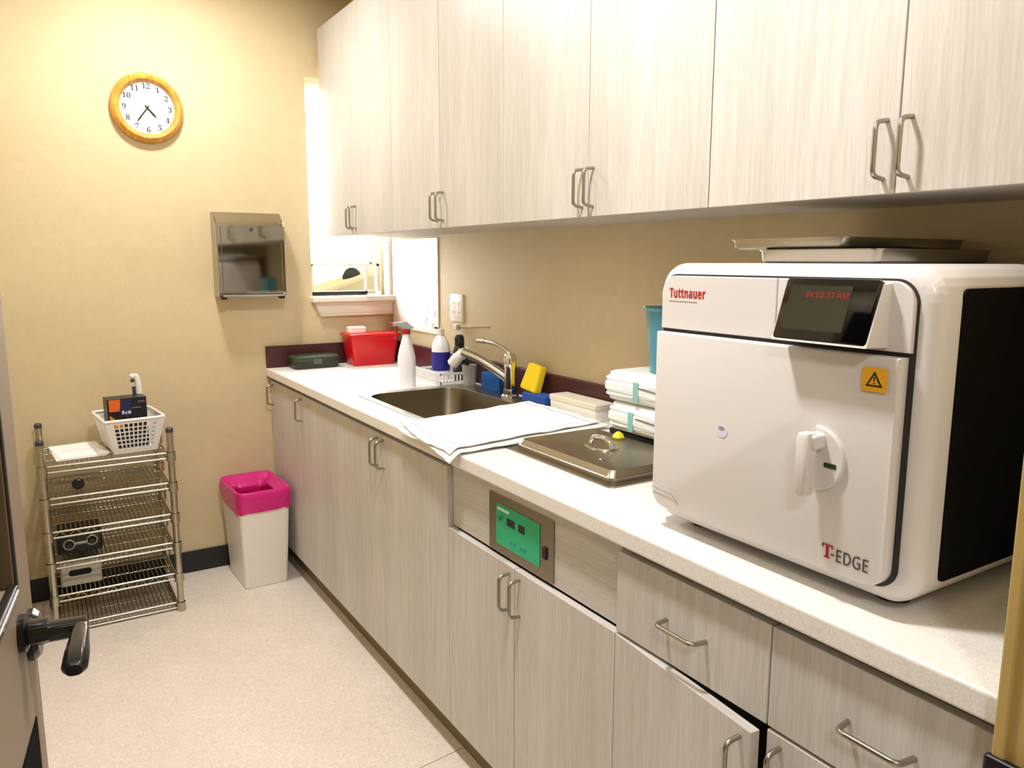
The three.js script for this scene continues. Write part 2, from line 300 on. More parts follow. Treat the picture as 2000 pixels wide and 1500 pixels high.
// control panel of the steel bath, let into the false panel
{
  const t = thing('control_panel', 'steel control plate with green keypad set in the cabinet front', 'control panel', [-0.605, 0.7655, 2.145], -Math.PI / 2);
  part('plate', ext(rrShape(0.282, 0.146, 0.004), 0.002, 0.0008, 1), steelBrushed, t);
  const key = part('keypad', ext(rrShape(0.192, 0.102, 0.006, -0.008, 0), 0.0012), P(0x1fae7a, 0.4), t, [0, 0, 0.003]);
  const dk = P(0x06291d, 0.4);
  for (const [x, y, w, h] of [[-0.036, 0.016, 0.034, 0.018], [0.012, 0.016, 0.026, 0.018]]) part('display', bx(-w / 2, w / 2, -h / 2, h / 2, 0, 0.0008), black, key, [x, y, 0.0012]);
  for (const [x, w] of [[-0.098, 0.018], [-0.078, 0.012], [-0.064, 0.02]]) part('print_mark', bx(x, x + w, 0.036, 0.043, 0.0012, 0.0016), P(0xd8efe2, 0.5), key);
  part('check_mark', wire([[-0.09, 0.018, 0.0016], [-0.084, 0.011, 0.0016], [-0.072, 0.026, 0.0016]], 0.0012, 0.002, 5), dk, key);
  for (const x of [-0.036, -0.02, 0.01, 0.026]) part('button', ext(rrShape(0.011, 0.006, 0.002), 0.0008), P(0x1f7fb0, 0.5), key, [x, -0.032, 0.001]);
  part('switch', bx(0.1, 0.116, -0.024, 0.004, 0.002, 0.007, 0.002), black, t);
}
// worktop with cut-outs for the sink and the steel bath
const CT = 0.91, SX0 = -0.545, SX1 = -0.055, SZ0 = 0.9, SZ1 = 1.62, BX0 = -0.5, BX1 = -0.2, BZ0 = 1.885, BZ1 = 2.345;
{
  const s = new THREE.Shape(); s.moveTo(-0.638, 0.004); s.lineTo(-0.002, 0.004); s.lineTo(-0.002, 3.222); s.lineTo(-0.638, 3.222); s.lineTo(-0.638, 0.004);
  s.holes.push(rrShape(SX1 - SX0 - 0.04, SZ1 - SZ0 - 0.04, 0.05, (SX0 + SX1) / 2, (SZ0 + SZ1) / 2, THREE.Path));
  s.holes.push(rrShape(BX1 - BX0 - 0.05, BZ1 - BZ0 - 0.05, 0.03, (BX0 + BX1) / 2, (BZ0 + BZ1) / 2, THREE.Path));
  const g = flat(s, 0.038, 0.005, 3); g.translate(0, 0.872, 0);
  single('worktop', boxUV(g), counterM, 'long speckled off-white worktop with rounded front edge', 'worktop');
}
{
  const t = thing('backsplash', 'low dark maroon backsplash strip around the worktop', 'backsplash');
  part('strip', bx(-0.636, -0.002, CT, CT + 0.1, 0.001, 0.02, 0.002), maroon, t);
  part('strip', bx(-0.02, -0.001, CT, CT + 0.1, 0.02, 3.222, 0.002), maroon, t);
}
// sink
{
  const cx = (SX0 + SX1) / 2, cz = (SZ0 + SZ1) / 2, t = thing('sink', 'stainless steel drop-in sink with a single bowl', 'sink', [cx, CT, cz]);
  const W = SX1 - SX0, D = SZ1 - SZ0, bw = 0.375, bd = 0.62, bcx = -0.032, s = rrShape(W, D, 0.05); s.holes.push(rrShape(bw, bd, 0.07, bcx, 0, THREE.Path));
  part('rim', flat(s, 0.004, 0.0015, 2), steel, t);
  part('bowl', loft([[bw, bd, 0.07, 0.003, bcx, 0], [bw - 0.006, bd - 0.006, 0.068, -0.008, bcx, 0], [bw - 0.03, bd - 0.03, 0.066, -0.14, bcx, 0], [bw - 0.06, bd - 0.06, 0.06, -0.166, bcx, 0], [bw - 0.12, bd - 0.12, 0.04, -0.175, bcx, 0]], 0.9, 7, false, true), P(0x7d7462, 0.36, { metalness: 1 }), t);
  part('drain', lathe([[0, 0], [0.02, 0], [0.024, 0.004], [0.042, 0.005], [0.045, 0.001]], 24), chrome, t, [bcx, -0.1755, 0]);
}
// faucet
{
  const t = thing('faucet', 'chrome single-lever pull-out kitchen faucet', 'faucet', [-0.088, CT + 0.004, 1.262]);
  part('base', lathe([[0, 0], [0.032, 0], [0.032, 0.006], [0.026, 0.012], [0.025, 0.03], [0, 0.03]]), chrome, t);
  part('body', lathe([[0, 0.02], [0.023, 0.02], [0.022, 0.1], [0.024, 0.112], [0.024, 0.142], [0.018, 0.156], [0, 0.16]]), chrome, t);
  part('spout', tube([[0, 0.058, 0], [-0.02, 0.082, -0.03], [-0.07, 0.13, -0.098], [-0.112, 0.156, -0.152]], 0.0165, 28, 14), chrome, t);
  const hd = part('spray_head', lathe([[0, 0], [0.016, 0], [0.021, 0.004], [0.0215, 0.03], [0.0175, 0.056], [0.016, 0.07], [0, 0.072]]), P(0xd9d7d2, 0.25), t, [-0.142, 0.104, -0.186]);
  hd.rotation.set(0.55, 0, -0.5);
  part('lever', merge([tube([[0, 0.15, 0], [-0.008, 0.17, -0.02], [-0.025, 0.188, -0.062], [-0.05, 0.196, -0.115]], 0.0075, 20, 10), tube([[-0.045, 0.195, -0.105], [-0.06, 0.196, -0.135]], 0.009, 4, 10)]), chrome, t);
}
// steel bath with lid
{
  const cx = (BX0 + BX1) / 2, cz = (BZ0 + BZ1) / 2, t = thing('steel_bath', 'stainless steel instrument bath let into the worktop with lid on', 'bath', [cx, CT, cz]);
  const W = BX1 - BX0, D = BZ1 - BZ0, s = rrShape(W, D, 0.02); s.holes.push(rrShape(W - 0.07, D - 0.07, 0.02, 0, 0, THREE.Path));
  part('flange', flat(s, 0.004, 0.0015, 2), steelBrushed, t);
  part('tank', loft([[W - 0.07, D - 0.07, 0.02, 0.003], [W - 0.075, D - 0.075, 0.02, -0.14], [W - 0.09, D - 0.09, 0.02, -0.15]], 0.6, 5, false, true), steelBrushed, t);
  const lw = W - 0.035, ld = D - 0.06;
  const lid = part('lid', loft([[lw, ld, 0.018, 0.0045], [lw, ld, 0.018, 0.013], [lw - 0.004, ld - 0.004, 0.017, 0.0145], [lw - 0.022, ld - 0.022, 0.014, 0.0285], [lw - 0.03, ld - 0.03, 0.012, 0.0295]], 0.35), steelBrushed, t, [0.004, 0, 0.008]);
  const dish = part('handle_dish', lathe([[0, 0.0], [0.03, 0.0005], [0.04, 0.003], [0.044, 0.0035], [0.046, 0]], 30), steel, lid, [0.0, 0.0296, -0.005]); dish.scale.set(0.8, 1, 1.15);
  part('handle', tube([[0, 0.03, -0.045], [0, 0.048, -0.03], [0, 0.054, 0], [0, 0.048, 0.03], [0, 0.03, 0.045]], 0.0065, 24, 10), chrome, lid, [0.0, 0, -0.005]);
  part('rivet', new THREE.SphereGeometry(0.004, 10, 8), chrome, lid, [-0.085, 0.0295, 0.1]);
}
// ------------------------------------------------------------------ sterilizer
{
  const W = 0.525, H = 0.472, D = 0.5, y0 = 0.016;
  const t = thing('sterilizer', 'white tabletop steam sterilizer with black side panel and tilted screen', 'sterilizer', [-0.558, CT, 2.8025], -Math.PI / 2);
  const bodyM = P(0xdedad8, 0.28);
  const g = ext(rrShape(W, H, 0.05, 0, y0 + H / 2), D - 0.05, 0.025, 5, 12); g.translate(0, 0, -D + 0.025);
  part('body', toCreasedNormals(g, 0.6), bodyM, t);
  for (const x of [-0.19, 0.19]) for (const z of [-0.07, -0.42]) part('foot', new THREE.CylinderGeometry(0.02, 0.024, 0.024, 16), black, t, [x, 0.012, z]);
  // fascia: slightly recessed seam line, then the face plates
  const gap = P(0x2b2a29, 0.6);
  part('seam_backing', (() => { const q = ext(rrShape(0.481, 0.43, 0.034, -0.004, 0.254), 0.003); return q; })(), gap, t, [0, 0, -0.0015]);
  const yS = 0.37;                              // the seam between the head panel and the door
  const headShape = (x0, x1, rl, rrr) => { const s = new THREE.Shape(), a = yS + 0.002, b = 0.466; s.moveTo(x0, a); s.lineTo(x1, a); s.lineTo(x1, b - rrr); if (rrr) s.absarc(x1 - rrr, b - rrr, rrr, 0, Math.PI / 2); else s.lineTo(x1, b); s.lineTo(x0 + rl, b); if (rl) s.absarc(x0 + rl, b - rl, rl, Math.PI / 2, Math.PI); s.lineTo(x0, a); return s; };
  const head = part('water_hatch', ext(headShape(-0.241, 0.0125, 0.032, 0), 0.007, 0.0016, 2), bodyM, t);
  part('head_panel', ext(headShape(0.0145, 0.233, 0, 0.032), 0.007, 0.0016, 2), bodyM, t);
  { const b = text('Tuttnauer', 0.0165, font); const br = part('brand_lettering', b, P(0xb3231c, 0.5), head, [-0.222, 0.428, 0.0087]); br.scale.set(0.78, 1, 1);
    const tg = []; for (let x = 0; x < 0.068; ) { const w = rr(0.003, 0.009); tg.push(bx(x, Math.min(0.068, x + w), 0, 0.0016, 0, 0.0004)); x += w + 0.0016; } part('tagline_marks', merge(tg), P(0xb08a84, 0.5), head, [-0.222, 0.4205, 0.0087]); }
  // door: proud slab with bevelled right edge
  const ds = new THREE.Shape(), dx0 = -0.24, dx1 = 0.228, dy0 = 0.042, dy1 = yS - 0.004, r = 0.03;
  ds.moveTo(dx0 + r, dy0); ds.lineTo(dx1 - r, dy0); ds.absarc(dx1 - r, dy0 + r, r, -Math.PI / 2, 0); ds.lineTo(dx1, dy1); ds.lineTo(dx0, dy1); ds.lineTo(dx0, dy0 + r); ds.absarc(dx0 + r, dy0 + r, r, Math.PI, Math.PI * 1.5);
  const door = part('door', toCreasedNormals(ext(ds, 0.014, 0.005, 3, 10), 0.5), bodyM, t, [0, 0, 0.003]);
  const fz = 0.0225;
  part('hatch_line', wire([[-0.236, 0.078, fz], [-0.18, 0.074, fz], [-0.165, 0.06, fz]], 0.0007, 0.006, 5), P(0x8a8580, 0.6), door);
  // warning sticker
  const st = part('warning_sticker', ext(rrShape(0.037, 0.033, 0.003), 0.0006), P(0xf0b418, 0.5), door, [0.196, 0.334, fz - 0.003 + 0.0025]);
  { const tri = new THREE.Shape(); tri.moveTo(-0.0125, -0.0095); tri.lineTo(0.0125, -0.0095); tri.lineTo(0, 0.0115); tri.lineTo(-0.0125, -0.0095); const ho = new THREE.Path(); ho.moveTo(-0.0085, -0.0072); ho.lineTo(0, 0.0068); ho.lineTo(0.0085, -0.0072); ho.lineTo(-0.0085, -0.0072); tri.holes.push(ho);
    part('warning_triangle', ext(tri, 0.0004), black, st, [0, 0, 0.0006]); part('exclamation_mark', merge([bx(-0.0009, 0.0009, -0.002, 0.004, 0, 0.0004), bx(-0.0009, 0.0009, -0.0058, -0.0038, 0, 0.0004)]), black, st, [0, 0, 0.0006]); }
  part('model_letter', text('T', 0.0205, fontSB), P(0xa81b1b, 0.5), door, [0.131, 0.063, 0.0195]);
  part('model_dash', bx(0.1465, 0.1515, 0.0685, 0.071, 0.0188, 0.0198), P(0xa81b1b, 0.5), door);
  part('model_lettering', text('EDGE', 0.0185, fontR), P(0x4a3f3d, 0.5), door, [0.1535, 0.062, 0.0195]).scale.set(0.86, 1, 1);
  part('round_sticker', (() => { const c = new THREE.CylinderGeometry(0.011, 0.011, 0.0006, 24); c.rotateX(Math.PI / 2); return c; })(), P(0xdcdcf4, 0.3), door, [-0.072, 0.212, 0.0195]);
  part('sticker_mark', ext(rrShape(0.013, 0.006, 0.003), 0.0004), P(0x9b93a8, 0.4), door, [-0.073, 0.217, 0.0198]);
  // door handle: upright grip standing off a round boss, dark green slot beside it
  const boss = new THREE.Shape(); boss.moveTo(-0.006, -0.048); boss.absarc(-0.006, 0, 0.048, -Math.PI / 2, Math.PI / 2); boss.lineTo(-0.006, -0.048);
  const bs = part('handle_boss', ext(boss, 0.006, 0.002, 2, 20), bodyM, door, [0.118, 0.208, 0.018]);
  part('release_slot', ext(rrShape(0.02, 0.007, 0.002), 0.002), P(0x1f3a10, 0.5), bs, [0.022, -0.006, 0.007]);
  const gr = loft([[0.014, 0.02, 0.005, 0], [0.018, 0.024, 0.006, 0.004], [0.02, 0.026, 0.006, 0.05], [0.022, 0.028, 0.007, 0.086], [0.018, 0.024, 0.006, 0.092]], 0.9); 
  part('handle_grip', gr, bodyM, door, [0.114, 0.156, 0.046]);
  part('handle_neck', bx(0.105, 0.13, 0.224, 0.247, 0.016, 0.05, 0.006), bodyM, door);
  // tilted touch screen
  const sc = new THREE.Group(); sc.name = 'touch_screen'; sc.position.set(0.123, 0.422, 0.034); sc.rotation.x = -0.32; t.add(sc);
  part('bezel', toCreasedNormals(ext(rrShape(0.152, 0.092, 0.006), 0.006, 0.002, 2), 0.5), blackGloss, sc);
  const fm = part('screen_face', ext(rrShape(0.1, 0.066, 0.002), 0.0005), new THREE.MeshStandardMaterial({ color: 0x10130c, emissive: 0x1c1d12, emissiveIntensity: 1, roughness: 0.15 }), sc, [-0.014, 0.002, 0.0081]);
  part('time_digits', text('04:02:33 AM', 0.0088, font), new THREE.MeshStandardMaterial({ color: 0x5a1010, emissive: 0x8a2a1c, emissiveIntensity: 0.7 }), sc, [-0.036, 0.017, 0.0088]).scale.set(1, 1, 0.3);
  const ws = new THREE.Shape(); ws.moveTo(0, 0.376); ws.lineTo(0.052, 0.378); ws.lineTo(0.022, 0.462); ws.lineTo(0, 0.464); ws.lineTo(0, 0.376);
  const wd = ext(ws, 0.152, 0.002, 2); wd.rotateY(-Math.PI / 2); wd.translate(0.199, 0, 0.004); part('screen_housing', wd, bodyM, t);
  // black perforated side
  const sideTex = (() => { const n = 128; return dataTex(n, (x, y) => { const u = (x + y) % 32, v = (x - y + 1024) % 32; const k = (Math.hypot(u - 16, v - 16) < 9) ? 0 : 255; return [k, k, k]; }, 1 / 0.02, false); })();
  const sp = ext(rrShape(D - 0.09, 0.405, 0.014), 0.003, 0.001, 2); sp.rotateY(Math.PI / 2); sp.translate(W / 2 - 0.002, y0 + 0.238, -D / 2 - 0.006);
  part('side_panel', boxUV(sp), new THREE.MeshPhysicalMaterial({ color: 0x060606, roughness: 0.8, specularIntensity: 0.3, bumpMap: sideTex, bumpScale: 0.0008 }), t);
}
// trays on the sterilizer
function pan(w, d, h, r, fl) {
  return loft([[w - 0.012, d - 0.012, r, 0], [w, d, r, 0.004], [w + 0.004, d + 0.004, r, h - 0.002], [w + 2 * fl, d + 2 * fl, r + fl, h - 0.002], [w + 2 * fl, d + 2 * fl, r + fl, h], [w, d, r, h], [w - 0.004, d - 0.004, r, 0.006], [w - 0.016, d - 0.016, r * 0.8, 0.003]], 0.5);
}
{
  const top = CT + 0.016 + 0.472;
  single('instrument_tray', pan(0.33, 0.24, 0.024, 0.014, 0.006), steel, 'shallow stainless tray lying on the sterilizer, lower of two', 'tray', [-0.232, top, 2.752]);
  single('instrument_tray', pan(0.36, 0.245, 0.02, 0.012, 0.006), steel, 'shallow stainless tray stacked on the other tray, shifted towards the sink', 'tray', [-0.198, top + 0.0245, 2.672]);
}
// ------------------------------------------------------------------ towel by the sink
{
  // quad corners on the worktop: A front-left, B back-left, C back-right, D front-right; the cloth lies folded in two
  const A = [-0.648, 1.545], B = [-0.125, 1.45], C = [-0.128, 1.835], Dd = [-0.668, 1.9];
  const n1 = noise2(64, 8, 71);
  function cloth(A, B, C, D, yb, th, seedo, NU = 44, NV = 34) {
    const v = [], idx = [], col = [], N = (NU + 1) * (NV + 1);
    for (let side = 0; side < 2; side++) for (let i = 0; i <= NU; i++) for (let j = 0; j <= NV; j++) {
      const a = i / NU, b = j / NV;                    // a from front to back, b from left to right
      const wob = 0.0035 * Math.sin(a * 8 + seedo) + 0.0012 * Math.sin(a * 19 + seedo * 2), wob2 = 0.004 * Math.sin(b * 7 + seedo) + 0.001 * Math.sin(b * 17);
      let x = (A[0] * (1 - a) + B[0] * a) * (1 - b) + (D[0] * (1 - a) + C[0] * a) * b + wob2 * (1 - 2 * a), z = (A[1] * (1 - a) + B[1] * a) * (1 - b) + (D[1] * (1 - a) + C[1] * a) * b + wob * (2 * b - 1);
      const edge = Math.min(a, 1 - a, b, 1 - b), lip = Math.max(0, 1 - edge / 0.03);
      let y = yb + 0.0035 * n1(a * 64, b * 64 + seedo * 9) + 0.003 * lip * n1(a * 64 * 2, b * 128 + 7) + (side ? 0 : th * (1 - 0.25 * lip));
      const over = Math.max(0, -0.645 - x); y -= over * 0.7; if (over > 0 && !side) y -= 0.001;
      v.push(x, y, z);
    }
    const id = (s, i, j) => s * N + i * (NV + 1) + j;
    for (let i = 0; i < NU; i++) for (let j = 0; j < NV; j++) { idx.push(id(0, i, j), id(0, i + 1, j), id(0, i, j + 1), id(0, i + 1, j), id(0, i + 1, j + 1), id(0, i, j + 1)); idx.push(id(1, i, j), id(1, i, j + 1), id(1, i + 1, j), id(1, i + 1, j), id(1, i, j + 1), id(1, i + 1, j + 1)); }
    for (let i = 0; i < NU; i++) for (const j of [0, NV]) idx.push(id(0, i, j), id(1, i, j), id(0, i + 1, j), id(1, i, j), id(1, i + 1, j), id(0, i + 1, j));
    for (let j = 0; j < NV; j++) for (const i of [0, NU]) idx.push(id(0, i, j), id(1, i, j), id(0, i, j + 1), id(1, i, j), id(1, i, j + 1), id(0, i, j + 1));
    const g = new THREE.BufferGeometry(); g.setAttribute('position', new THREE.Float32BufferAttribute(v, 3)); g.setIndex(idx);
    const uv = new Float32Array(N * 4); for (let k = 0; k < N * 2; k++) { const q = k % N; uv[2 * k] = Math.floor(q / (NV + 1)) / NU; uv[2 * k + 1] = (q % (NV + 1)) / NV; } g.setAttribute('uv', new THREE.BufferAttribute(uv, 2));
    g.computeVertexNormals(); return toCreasedNormals(g, 0.8);
  }
  // woven border stripes near the hems
  const n = 256, stripe = dataTex(n, (x, y) => { const a = x / n, b = y / n, e = Math.min(a, 1 - a), f = Math.min(b, 1 - b); const on = (Math.abs(e - 0.055) < 0.005 && f > 0.05) || (Math.abs(f - 0.075) < 0.006 && e > 0.05); return on ? [176, 178, 190] : [246, 245, 243]; }, 1);
  const tm = new THREE.MeshStandardMaterial({ map: stripe, roughness: 0.95 });
  const t = thing('towel', 'folded white cloth towel spread over the end of the sink', 'towel');
  part('upper_layer', cloth(A, B, C, Dd, CT + 0.014, 0.005, 1.3), tm, t);
  part('lower_layer', cloth([-0.652, 1.56], [-0.115, 1.475], [-0.118, 1.862], [-0.672, 1.925], CT + 0.0048, 0.005, 4.1), P(0xeeece8, 0.95), t);
}
// ------------------------------------------------------------------ things on the worktop
{
  const t = thing('sharps_container', 'red plastic sharps container with white lid flap in the corner', 'container', [-0.168, CT, 0.115]);
  const red = P(0xc40d14, 0.3);
  part('body', loft([[0.2, 0.11, 0.014, 0], [0.205, 0.115, 0.015, 0.004], [0.242, 0.14, 0.016, 0.136], [0.256, 0.152, 0.017, 0.138], [0.256, 0.152, 0.017, 0.15], [0.25, 0.146, 0.016, 0.152]], 0.5), red, t);
  part('lid_flap', loft([[0.075, 0.06, 0.008, 0], [0.08, 0.064, 0.01, 0.003], [0.08, 0.064, 0.01, 0.026], [0.074, 0.058, 0.008, 0.03]], 0.5), P(0xf4e6e2, 0.4), t, [-0.068, 0.152, -0.005]);
}
{
  const t = thing('instrument_case', 'dark green sterilization case lying against the backsplash', 'case', [-0.44, CT, 0.092], 0.03);
  const dg = P(0x232a20, 0.35);
  part('body', loft([[0.2, 0.1, 0.012, 0], [0.208, 0.106, 0.014, 0.006], [0.21, 0.108, 0.014, 0.032]], 0.5), dg, t);
  part('lid', loft([[0.214, 0.112, 0.015, 0.033], [0.212, 0.11, 0.016, 0.052], [0.19, 0.09, 0.014, 0.062]], 0.5), P(0x2d382a, 0.3), t);
  part('catch', bx(-0.02, 0.02, 0.022, 0.044, 0.054, 0.06, 0.002), P(0x51563f, 0.4), t);
}
{
  const t = thing('spray_bottle', 'white trigger spray bottle with red and grey head', 'bottle', [-0.3, CT, 0.83], 2.55);
  part('body', loft([[0.066, 0.05, 0.02, 0], [0.07, 0.054, 0.024, 0.006], [0.07, 0.054, 0.024, 0.115], [0.056, 0.045, 0.021, 0.15], [0.036, 0.034, 0.016, 0.185], [0.029, 0.029, 0.0145, 0.2], [0.029, 0.029, 0.0145, 0.212]], 0.9), P(0xf4f5fa, 0.35), t);
  const red = P(0xa51722, 0.4);
  part('collar', lathe([[0, 0.208], [0.0165, 0.208], [0.0165, 0.226], [0, 0.226]]), red, t);
  part('head', (() => { const s = new THREE.Shape(); s.moveTo(-0.03, 0.232); s.lineTo(-0.018, 0.226); s.lineTo(0.012, 0.226); s.lineTo(0.016, 0.236); s.lineTo(0.05, 0.24); s.lineTo(0.05, 0.252); s.lineTo(0.0, 0.256); s.lineTo(-0.03, 0.232); const g = ext(s, 0.016, 0.003, 2); g.translate(0, 0, -0.008); return g; })(), P(0xa3a4a6, 0.45), t);
  part('nozzle', rod([0.05, 0.246, 0], [0.064, 0.246, 0], 0.008, 12), red, t);
  part('trigger', wire([[0.036, 0.24, 0], [0.04, 0.222, 0], [0.036, 0.2, 0], [0.044, 0.186, 0]], 0.0048, 0.01, 8), red, t);
}
{ // white wire-sided basket behind the sink
  const t = thing('slotted_basket', 'low white slotted plastic basket behind the sink', 'basket', [-0.105, CT, 0.77], 0.0);
  const w = 0.15, d = 0.23, h = 0.048, th = 0.0035, gs = [bx(-w / 2, w / 2, 0, 0.003, -d / 2, d / 2)];
  for (const y of [0.002, h - 0.008]) { const hh = y < 0.01 ? 0.012 : 0.008; gs.push(bx(-w / 2, w / 2, y, y + hh, -d / 2, -d / 2 + th), bx(-w / 2, w / 2, y, y + hh, d / 2 - th, d / 2), bx(-w / 2, -w / 2 + th, y, y + hh, -d / 2, d / 2), bx(w / 2 - th, w / 2, y, y + hh, -d / 2, d / 2)); }
  part('frame', merge(gs), whitePlastic, t);
  const bars = []; for (let i = 0; i <= 16; i++) { const z = -d / 2 + 0.003 + i * (d - 0.006) / 16; for (const x of [-w / 2, w / 2 - th]) bars.push(bx(x, x + th, 0.01, h - 0.006, z - 0.0025, z + 0.0025)); } for (let i = 1; i < 10; i++) { const x = -w / 2 + i * w / 10; for (const z of [-d / 2, d / 2 - th]) bars.push(bx(x - 0.0025, x + 0.0025, 0.01, h - 0.006, z, z + th)); }
  part('bars', merge(bars), whitePlastic, t);
}
{
  const t = thing('cleaner_bottle', 'white round bottle with deep blue label in slotted basket', 'bottle', [-0.1, CT + 0.0032, 0.73]);
  part('body', lathe([[0, 0], [0.036, 0], [0.038, 0.004], [0.038, 0.125], [0.034, 0.15], [0.02, 0.175], [0.014, 0.18], [0.014, 0.19], [0, 0.19]], 30), P(0xf0eef0, 0.35), t);
  part('label', (() => { const g = new THREE.CylinderGeometry(0.0384, 0.0384, 0.078, 30, 1, true); g.translate(0, 0.075, 0); return g; })(), P(0x17127a, 0.45), t);
  part('cap', lathe([[0, 0.186], [0.016, 0.186], [0.016, 0.206], [0.012, 0.21], [0, 0.21]], 20), P(0xe8e4d8, 0.45), t);
  part('spout', rod([0, 0.206, 0], [-0.022, 0.214, -0.012], 0.004, 8), P(0x2a2a2a, 0.5), t);
}
{
  const t = thing('squeeze_bottle', 'dark bottle with black cap next to the blue-labelled bottle', 'bottle', [-0.066, CT + 0.0032, 0.832]);
  part('body', lathe([[0, 0], [0.026, 0], [0.028, 0.003], [0.028, 0.12], [0.02, 0.142], [0.014, 0.15], [0, 0.15]], 24), P(0x20221e, 0.3), t);
  part('band', (() => { const g = new THREE.CylinderGeometry(0.0284, 0.0284, 0.026, 24, 1, true); g.translate(0, 0.104, 0); return g; })(), P(0xe6e3da, 0.5), t);
  part('cap', lathe([[0, 0.148], [0.02, 0.148], [0.02, 0.178], [0.014, 0.19], [0, 0.192]], 20), black, t);
}
{
  const t = thing('drinking_cup', 'small grey translucent cup at the end of the basket', 'cup', [-0.08, CT, 0.94]);
  part('body', lathe([[0, 0], [0.024, 0], [0.03, 0.082], [0.031, 0.084], [0.0295, 0.084], [0.0235, 0.003], [0, 0.003]], 24), new THREE.MeshPhysicalMaterial({ color: 0xc9c6bd, transmission: 0.5, thickness: 0, roughness: 0.35 }), t);
}
{ // dish brush in the cup
  const t = thing('dish_brush', 'white bristled dish brush with black handle standing in the cup', 'brush', [-0.082, CT + 0.005, 0.942], 0.3);
  part('handle', wire([[0.006, 0.002, 0.0], [-0.004, 0.07, -0.002], [-0.016, 0.12, -0.004]], 0.005, 0.02, 8), black, t);
  part('bristles', (() => { const g = new THREE.IcosahedronGeometry(0.022, 3), p = g.attributes.position; for (let i = 0; i < p.count; i++) { const k = 0.82 + 0.3 * Math.abs(Math.sin(p.getX(i) * 900 + p.getY(i) * 700) * Math.cos(p.getZ(i) * 800)); p.setXYZ(i, p.getX(i) * k, p.getY(i) * k, p.getZ(i) * k); } g.computeVertexNormals(); g.translate(-0.018, 0.128, -0.004); return g; })(), P(0xe9e2c8, 0.9), t);
}
single('scrub_block', boxUV(new RoundedBoxGeometry(0.05, 0.07, 0.12, 3, 0.008)), P(0x0a4c92, 0.9), 'bright blue scrub pad standing behind the faucet spout', 'sponge', [-0.056, CT + 0.035, 1.1], [0, 0.12, 0]);
{
  const g = new RoundedBoxGeometry(0.034, 0.1, 0.1, 4, 0.01), p = g.attributes.position; for (let i = 0; i < p.count; i++) { const k = 1 - 0.22 * (p.getY(i) / 0.1 + 0.5); p.setZ(i, p.getZ(i) * k); } g.computeVertexNormals();
  single('yellow_sponge', g, P(0xe3c51a, 0.95), 'yellow sponge leaning on the backsplash right of the faucet', 'sponge', [-0.05, CT + 0.082, 1.36], [0.1, 0, -0.3]);
  single('scrub_pad', new RoundedBoxGeometry(0.06, 0.034, 0.14, 3, 0.008), P(0x274b9a, 0.95), 'blue scrub pad lying under the yellow sponge', 'sponge', [-0.055, CT + 0.0175, 1.405], [0, 0.05, 0]);
}
{
  const t = thing('foam_block', 'low white box in front of the backsplash right of the towel', 'box', [-0.065, CT, 1.655]);
  part('body', loft([[0.066, 0.235, 0.004, 0], [0.07, 0.24, 0.005, 0.003], [0.072, 0.244, 0.005, 0.04]], 0.5), P(0xf2efe4, 0.6), t);
  part('lid', loft([[0.076, 0.25, 0.006, 0.0402], [0.077, 0.252, 0.006, 0.054], [0.07, 0.244, 0.005, 0.057]], 0.5), P(0xd9d2bd, 0.6), t);
}
